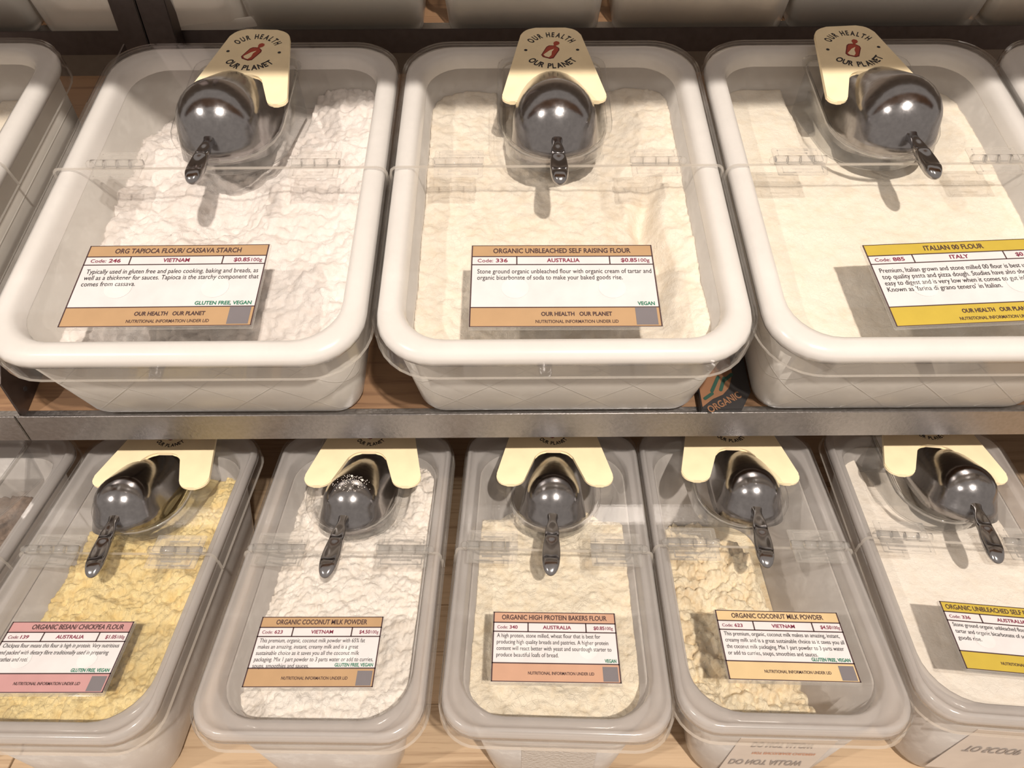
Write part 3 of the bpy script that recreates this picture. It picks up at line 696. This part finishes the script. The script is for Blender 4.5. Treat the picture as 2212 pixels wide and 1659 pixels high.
flour(M2 @ Tm(UP[2][0], CY, 0), True, f_it, 'smooth level pale Italian 00 flour in the storage bin', P_IT, amp=.0018, seed=4.1)
flour(m0, True, lambda x, y: -.06, 'pale flour in the bin at the end of the neighbouring bay', P_SELF, amp=.003, seed=6.0, nx=60, ny=80)
flour(m4, True, lambda x, y: -.06, 'pale flour in the bin after the Italian 00 flour bin', P_IT, amp=.003, seed=7.0, nx=60, ny=80)
for cx, yaw, lab in ((-.2655, -3, 'cream lettered scoop sign on the tapioca flour lid'), (.0425, 0, 'cream lettered scoop sign on the large self raising flour lid'), (.3555, 4, 'cream lettered scoop sign on the Italian 00 flour lid')):
    sign(M2 @ Tm(cx, .5725, .009) @ Matrix.Rotation(math.radians(yaw), 4, 'Z'), True, lab)
for cx, yy, yaw, lab in ((-.2775, .5585, 1, 'large aluminium scoop in the tapioca flour lid'), (.0425, .5550, 0, 'large aluminium scoop in the big self raising flour lid'), (.3690, .5590, -1, 'large aluminium scoop in the Italian 00 flour lid')):
    scoop(M2 @ Tm(cx, yy, .001) @ Matrix.Rotation(math.radians(yaw), 4, 'Z') @ Matrix.Rotation(math.radians(-25), 4, 'X'), .0405, .090, lab, 'large aluminium scoops', .063, .05, 17)
BIG = [
 dict(label='tan banded label reading org tapioca flour cassava starch', col=M_TAN, title='ORG TAPIOCA FLOUR/ CASSAVA STARCH', tw=.70, code='246', country='VIETNAM', cw=.145, price='$0.85', bs=.105, ls=.078,
      lines=[('Typically used in gluten free and paleo cooking, baking and breads, as', .935), ('well as a thickener for sauces. Tapioca is the starchy component that', .945), ('comes from cassava.', .29)], diet='GLUTEN FREE, VEGAN'),
 dict(label='large tan banded label reading organic unbleached self raising flour', col=M_TAN, title='ORGANIC UNBLEACHED SELF RAISING FLOUR', tw=.76, code='336', country='AUSTRALIA', cw=.18, price='$0.85', bs=.105, ls=.078,
      lines=[('Stone ground organic unbleached flour with organic cream of tartar and', .945), ('organic bicarbonate of soda to make your baked goods rise.', .785)], diet='VEGAN'),
 dict(label='gold banded label reading Italian 00 flour', col=M_GOLD, title='ITALIAN 00 FLOUR', tw=.335, code='885', country='ITALY', cw=.105, price='$0.85', bs=.105, ls=.078,
      lines=[('Premium, Italian grown and stone milled 00 flour is best used for', .90), ('top quality pasta and pizza dough. Studies have also shown that it', .93), ('easy to digest and is very low when it comes to gut inflammation.', .92), ("Known as 'farina di grano tenero' in Italian.", .62)], diet='VEGAN')]
for d, (cx, cy, yaw) in zip(BIG, ((-.2773, .3575, .3), (.0420, .3548, -.2), (.3700, .3562, 2.6))):
    price_label(M2 @ Tm(cx, cy, .0004) @ Matrix.Rotation(math.radians(yaw), 4, 'Z'), True, d)
# printed carton lying flat on the board between the two bins
ct = empty('printed_carton', M2 @ Tm(.1985, .350, -BASE_U + .0005), 'flat dark carton with brown and green print between two storage bins', 'carton')
def C(p): return [(x - .1985, y - .350) for x, y in p]
prism_obj('carton_body', C([(.1745, .306), (.2115, .306), (.2228, .325), (.2228, .42), (.1745, .42)]), 0, .012, M_DARK, ct, .0008)
flat_obj('kraft_panel', [C([(.1752, .3085), (.1860, .3170), (.1960, .3215), (.2030, .3290), (.2085, .3440), (.2120, .41), (.1752, .41)])], .0123, M_KRAFT, ct)
def turned(o, x, y, ang):
    o.rotation_euler.z = math.radians(ang); o.location.x = x - .1985; o.location.y = y - .350; return o
turned(text_obj('carton_lettering', 'ORGANIC', M_KRAFT, ct, 0, 0, .0125, width=.036, size=.010, bold=.02), .1975, .3105, 28)
turned(text_obj('carton_arch_lettering', 'transform', M_INK, ct, 0, 0, .0126, width=.038, size=.009, bold=.03), .1815, .3390, 58)
for x, y, a, l in ((.1905, .3330, 62, .020), (.1975, .3330, 68, .017), (.2035, .3400, 40, .014), (.1825, .3200, 35, .012)):
    bm = bmesh.new(); prism(bm, rrect(l / 2, .0016, .0015, 4), .0124, .0127); turned(from_bm('green_stroke', bm, M_GREENP, ct), x, y, a)

# ================================================================== lower tier
LOW = [(-.5520, .3610, -1.0), (-.3585, .3610, -1.0), (-.1545, .3610, -1.0), (.0370, .3615, -2.0), (.2180, .3635, -1.8), (.4110, .3665, -4.6)]
names = ['brown meal', 'yellow chickpea flour', 'white coconut milk powder', 'bakers flour', 'lumpy half-empty coconut milk powder', 'smooth self raising flour']
MM = [M1(x, y, yw) for x, y, yw in LOW]
for m, nm in zip(MM, names):
    bin_lower(m, 'frosted food pan holding ' + nm); lid(m, False, 'clear hinged lid over the ' + nm + ' pan')
flour(MM[0], False, lambda x, y: -.06 - .02 * smooth(0, .1, y), 'brown meal in the frosted pan past the chickpea flour', P_SEED, cat='meal', lump=.004, lf=120, amp=.004, seed=3.3, nx=70, ny=120)
flour(MM[1], False, lambda x, y: -.036 - .010 * smooth(-.02, -.07, x) - .012 * smooth(.10, .14, y), 'crumbly yellow chickpea flour in the frosted pan', P_BES, lump=.0055, lf=75, amp=.005, seed=5.1)
flour(MM[2], False, lambda x, y: -.034 - .010 * smooth(-.03, -.07, x) + .004 * smooth(.05, .12, y) * smooth(0, .06, x), 'bright white coconut milk powder in the frosted pan', P_COC, lump=.0035, lf=80, amp=.0045, seed=8.2)
flour(MM[3], False, lambda x, y: -.036 - .030 * smooth(.062, .095, y + .10 * abs(x)) - .04 * smooth(.075, .105, y + .1 * abs(x)), 'cream bakers flour sloping down at the back of the frosted pan', P_BAK, lump=.0015, lf=80, amp=.004, seed=9.9)
flour(MM[4], False, lambda x, y: -.044 - .10 * smooth(.008, .050, x + .12 * y) - .09 * smooth(.035, .065, y + .25 * x), 'lumpy cream coconut milk powder filling half of the frosted pan', P_COC2, lump=.010, lf=50, amp=.007, seed=12.4)
flour(MM[5], False, lambda x, y: -.034 - .004 * smooth(.0, .1, y), 'smooth off-white self raising flour in the frosted pan', P_SELF2, amp=.0012, seed=14.2)
sx_ = [(-.3555, .4330, -1.5, 1), (-.1475, .4330, -1, 2), (.0412, .4330, -1.2, 3), (.2235, .4350, -3.0, 4), (.4260, .4375, -7.5, 5)]
for cx, cy, yw, k in sx_:
    sign(M1(cx, cy, yw) @ Tm(0, 0, .0042), False, 'cream lettered scoop sign on the ' + names[k] + ' lid')
sc_ = [(-.3720, .4210, 6, 1), (-.1540, .4195, -5, 2), (.0390, .4205, -4.5, 3), (.2305, .4265, -7, 4), (.4380, .4285, -11, 5)]
for cx, cy, yw, k in sc_:
    scoop(M1(cx, cy, yw) @ Tm(0, 0, .001) @ Matrix.Rotation(math.radians(-26), 4, 'X'), .0278, .082, 'small aluminium scoop in the ' + names[k] + ' lid', 'small aluminium scoops')
def specks(root, r, n):
    bm = bmesh.new(); rnd = random.Random(3)
    for k in range(n):
        al = math.radians(rnd.gauss(62, 11)); th = math.radians(rnd.gauss(15, 42)); q = rnd.uniform(.0002, .0005) if k > 3 else rnd.uniform(.0011, .0017)
        p = Vector((r * math.cos(al) * math.sin(th), -r * math.cos(al) * math.cos(th), r * math.sin(al))) * 1.001
        bmesh.ops.create_icosphere(bm, subdivisions=1, radius=q, matrix=Tm(*p))
    o = from_bm('powder_specks', bm, P_COC, root, True); o['kind'] = 'stuff'
specks([o for o in COL.objects if o.get('label') == 'small aluminium scoop in the white coconut milk powder lid'][0], .0278, 150)
SM = [
 dict(label='pink banded label reading organic besan chickpea flour', col=M_PINK, title='ORGANIC BESAN/ CHICKPEA FLOUR', tw=.75, tx=.06, code='139', country='AUSTRALIA', cw=.225, price='$1.05', bs=.112, ls=.098, c1=.31, c2=.76,
      lines=[('Chickpea flour means this flour is high in protein. Very nutritious', .93), ('and packed with dietary fibre traditionally used in preparing', .87), ('parathas and roti.', .26)], diet='GLUTEN FREE, VEGAN'),
 dict(label='tan banded label reading organic coconut milk powder on the white powder lid', col=M_TAN, title='ORGANIC COCONUT MILK POWDER', tw=.745, code='623', country='VIETNAM', cw=.18, price='$4.50', bs=.112, ls=.0895, c1=.28, c2=.76,
      lines=[('This premium, organic, coconut milk powder with 65% fat', .845), ('makes an amazing, instant, creamy milk and is a great', .80), ('sustainable choice as it saves you all the coconut milk', .815), ('packaging. Mix 1 part powder to 3 parts water or add to curries,', .935), ('soups, smoothies and sauces.', .44)], diet='GLUTEN FREE, VEGAN'),
 dict(label='peach banded label reading organic high protein bakers flour', col=M_PEACH, title='ORGANIC HIGH PROTEIN BAKERS FLOUR', tw=.86, code='340', country='AUSTRALIA', cw=.23, price='$0.85', bs=.112, ls=.092, c1=.285, c2=.755,
      lines=[('A high protein, stone milled, wheat flour that is best for', .83), ('producing high quality breads and pastries. A higher protein', .89), ('content will react better with yeast and sourdough starter to', .91), ('produce beautiful loafs of bread.', .49)], diet='VEGAN'),
 dict(label='sand banded label reading organic coconut milk powder on the half-empty pan lid', col=M_SAND, title='ORGANIC COCONUT MILK POWDER', tw=.745, code='623', country='VIETNAM', cw=.185, price='$4.50', bs=.112, ls=.092, c1=.29, c2=.765,
      lines=[('This premium, organic, coconut milk makes an amazing, instant,', .92), ('creamy milk and is a great sustainable choice as it saves you all', .94), ('the coconut milk packaging. Mix 1 part powder to 3 parts water', .92), ('or add to curries, soups, smoothies and sauces.', .70)], diet='GLUTEN FREE, VEGAN'),
 dict(label='small gold banded label reading organic unbleached self raising flour', col=M_GOLD, title='ORGANIC UNBLEACHED SELF RAISING FLOUR', tw=.93, code='336', country='AUSTRALIA', cw=.225, price='$0.85', bs=.112, ls=.098, c1=.285, c2=.755,
      lines=[('Stone ground organic unbleached flour with organic cream of', .90), ('tartar and organic bicarbonate of soda to make your baked', .88), ('goods rise.', .18)], diet='VEGAN')]
for d, (cx, cy, yw) in zip(SM, ((-.3615, .2645, -.3), (-.1572, .2675, -.3), (.0330, .2700, -1.3), (.2160, .2700, -1.9), (.4030, .2735, -6.0))):
    price_label(M1(cx, cy, yw) @ Tm(0, 0, .0004), False, d)
# one blank sticker, and painted sign reflections, on the fronts of the pans
def sticker_or_reflection(k, x0, x1, z0, z1, mat):
    # front wall of the pan body, leaning outwards towards the top
    root = [o for o in COL.objects if o.name.startswith('food_pan')][k]
    bm = bmesh.new(); yy = lambda z: -.1418 - (.1513 - .1418) * (z - .010) / .118
    v = [bm.verts.new(p) for p in ((x0, yy(z0), z0), (x1, yy(z0), z0), (x1, yy(z1), z1), (x0, yy(z1), z1))]; bm.faces.new(v)
    o = from_bm('sticker_or_reflection', bm, mat, root); solid(o, .0003, 0)
    return o, yy
M_REFLFILM = plain('reflection_film', (.62, .57, .53), .3)  # pale ground of the painted sign reflection
s3, _ = sticker_or_reflection(3, -.026, .033, .014, .105, M_GRAINY)
def reflected_text(par, yy, txt, x, z, width, size, mat):  # letters turned upside down, painted as a sign mirrored in the glossy pan
    o = text_obj('reflected_lettering', txt, mat, par, 0, 0, 0, width=width, size=size, bold=.02, flipy=True)
    for v in o.data.vertices:
        xx, zz = v.co.x + x, z + v.co.y; v.co = (xx, yy(zz) - .0006, zz)
for k, a in ((4, [('DO NOT ALLOW', -.004, .062, .060, .0180, M_REFLTXT), ('NOT ENCOURAGE CHILDREN', .004, .083, .050, .0075, M_ORANGETXT), ('DO NOT ALLOW', -.002, .106, .048, .0150, M_REFLTXT)]),
             (5, [('TO SCOOP', -.006, .078, .045, .0190, M_REFLTXT)])):
    s, yy = sticker_or_reflection(k, -.038, .036, .018, .115, M_REFLFILM)  # film and flipped letters paint a sign's reflection on the pan front
    for tx, x, z, w_, sz, mt in a: reflected_text(s, yy, tx, x, z, w_, sz, mt)
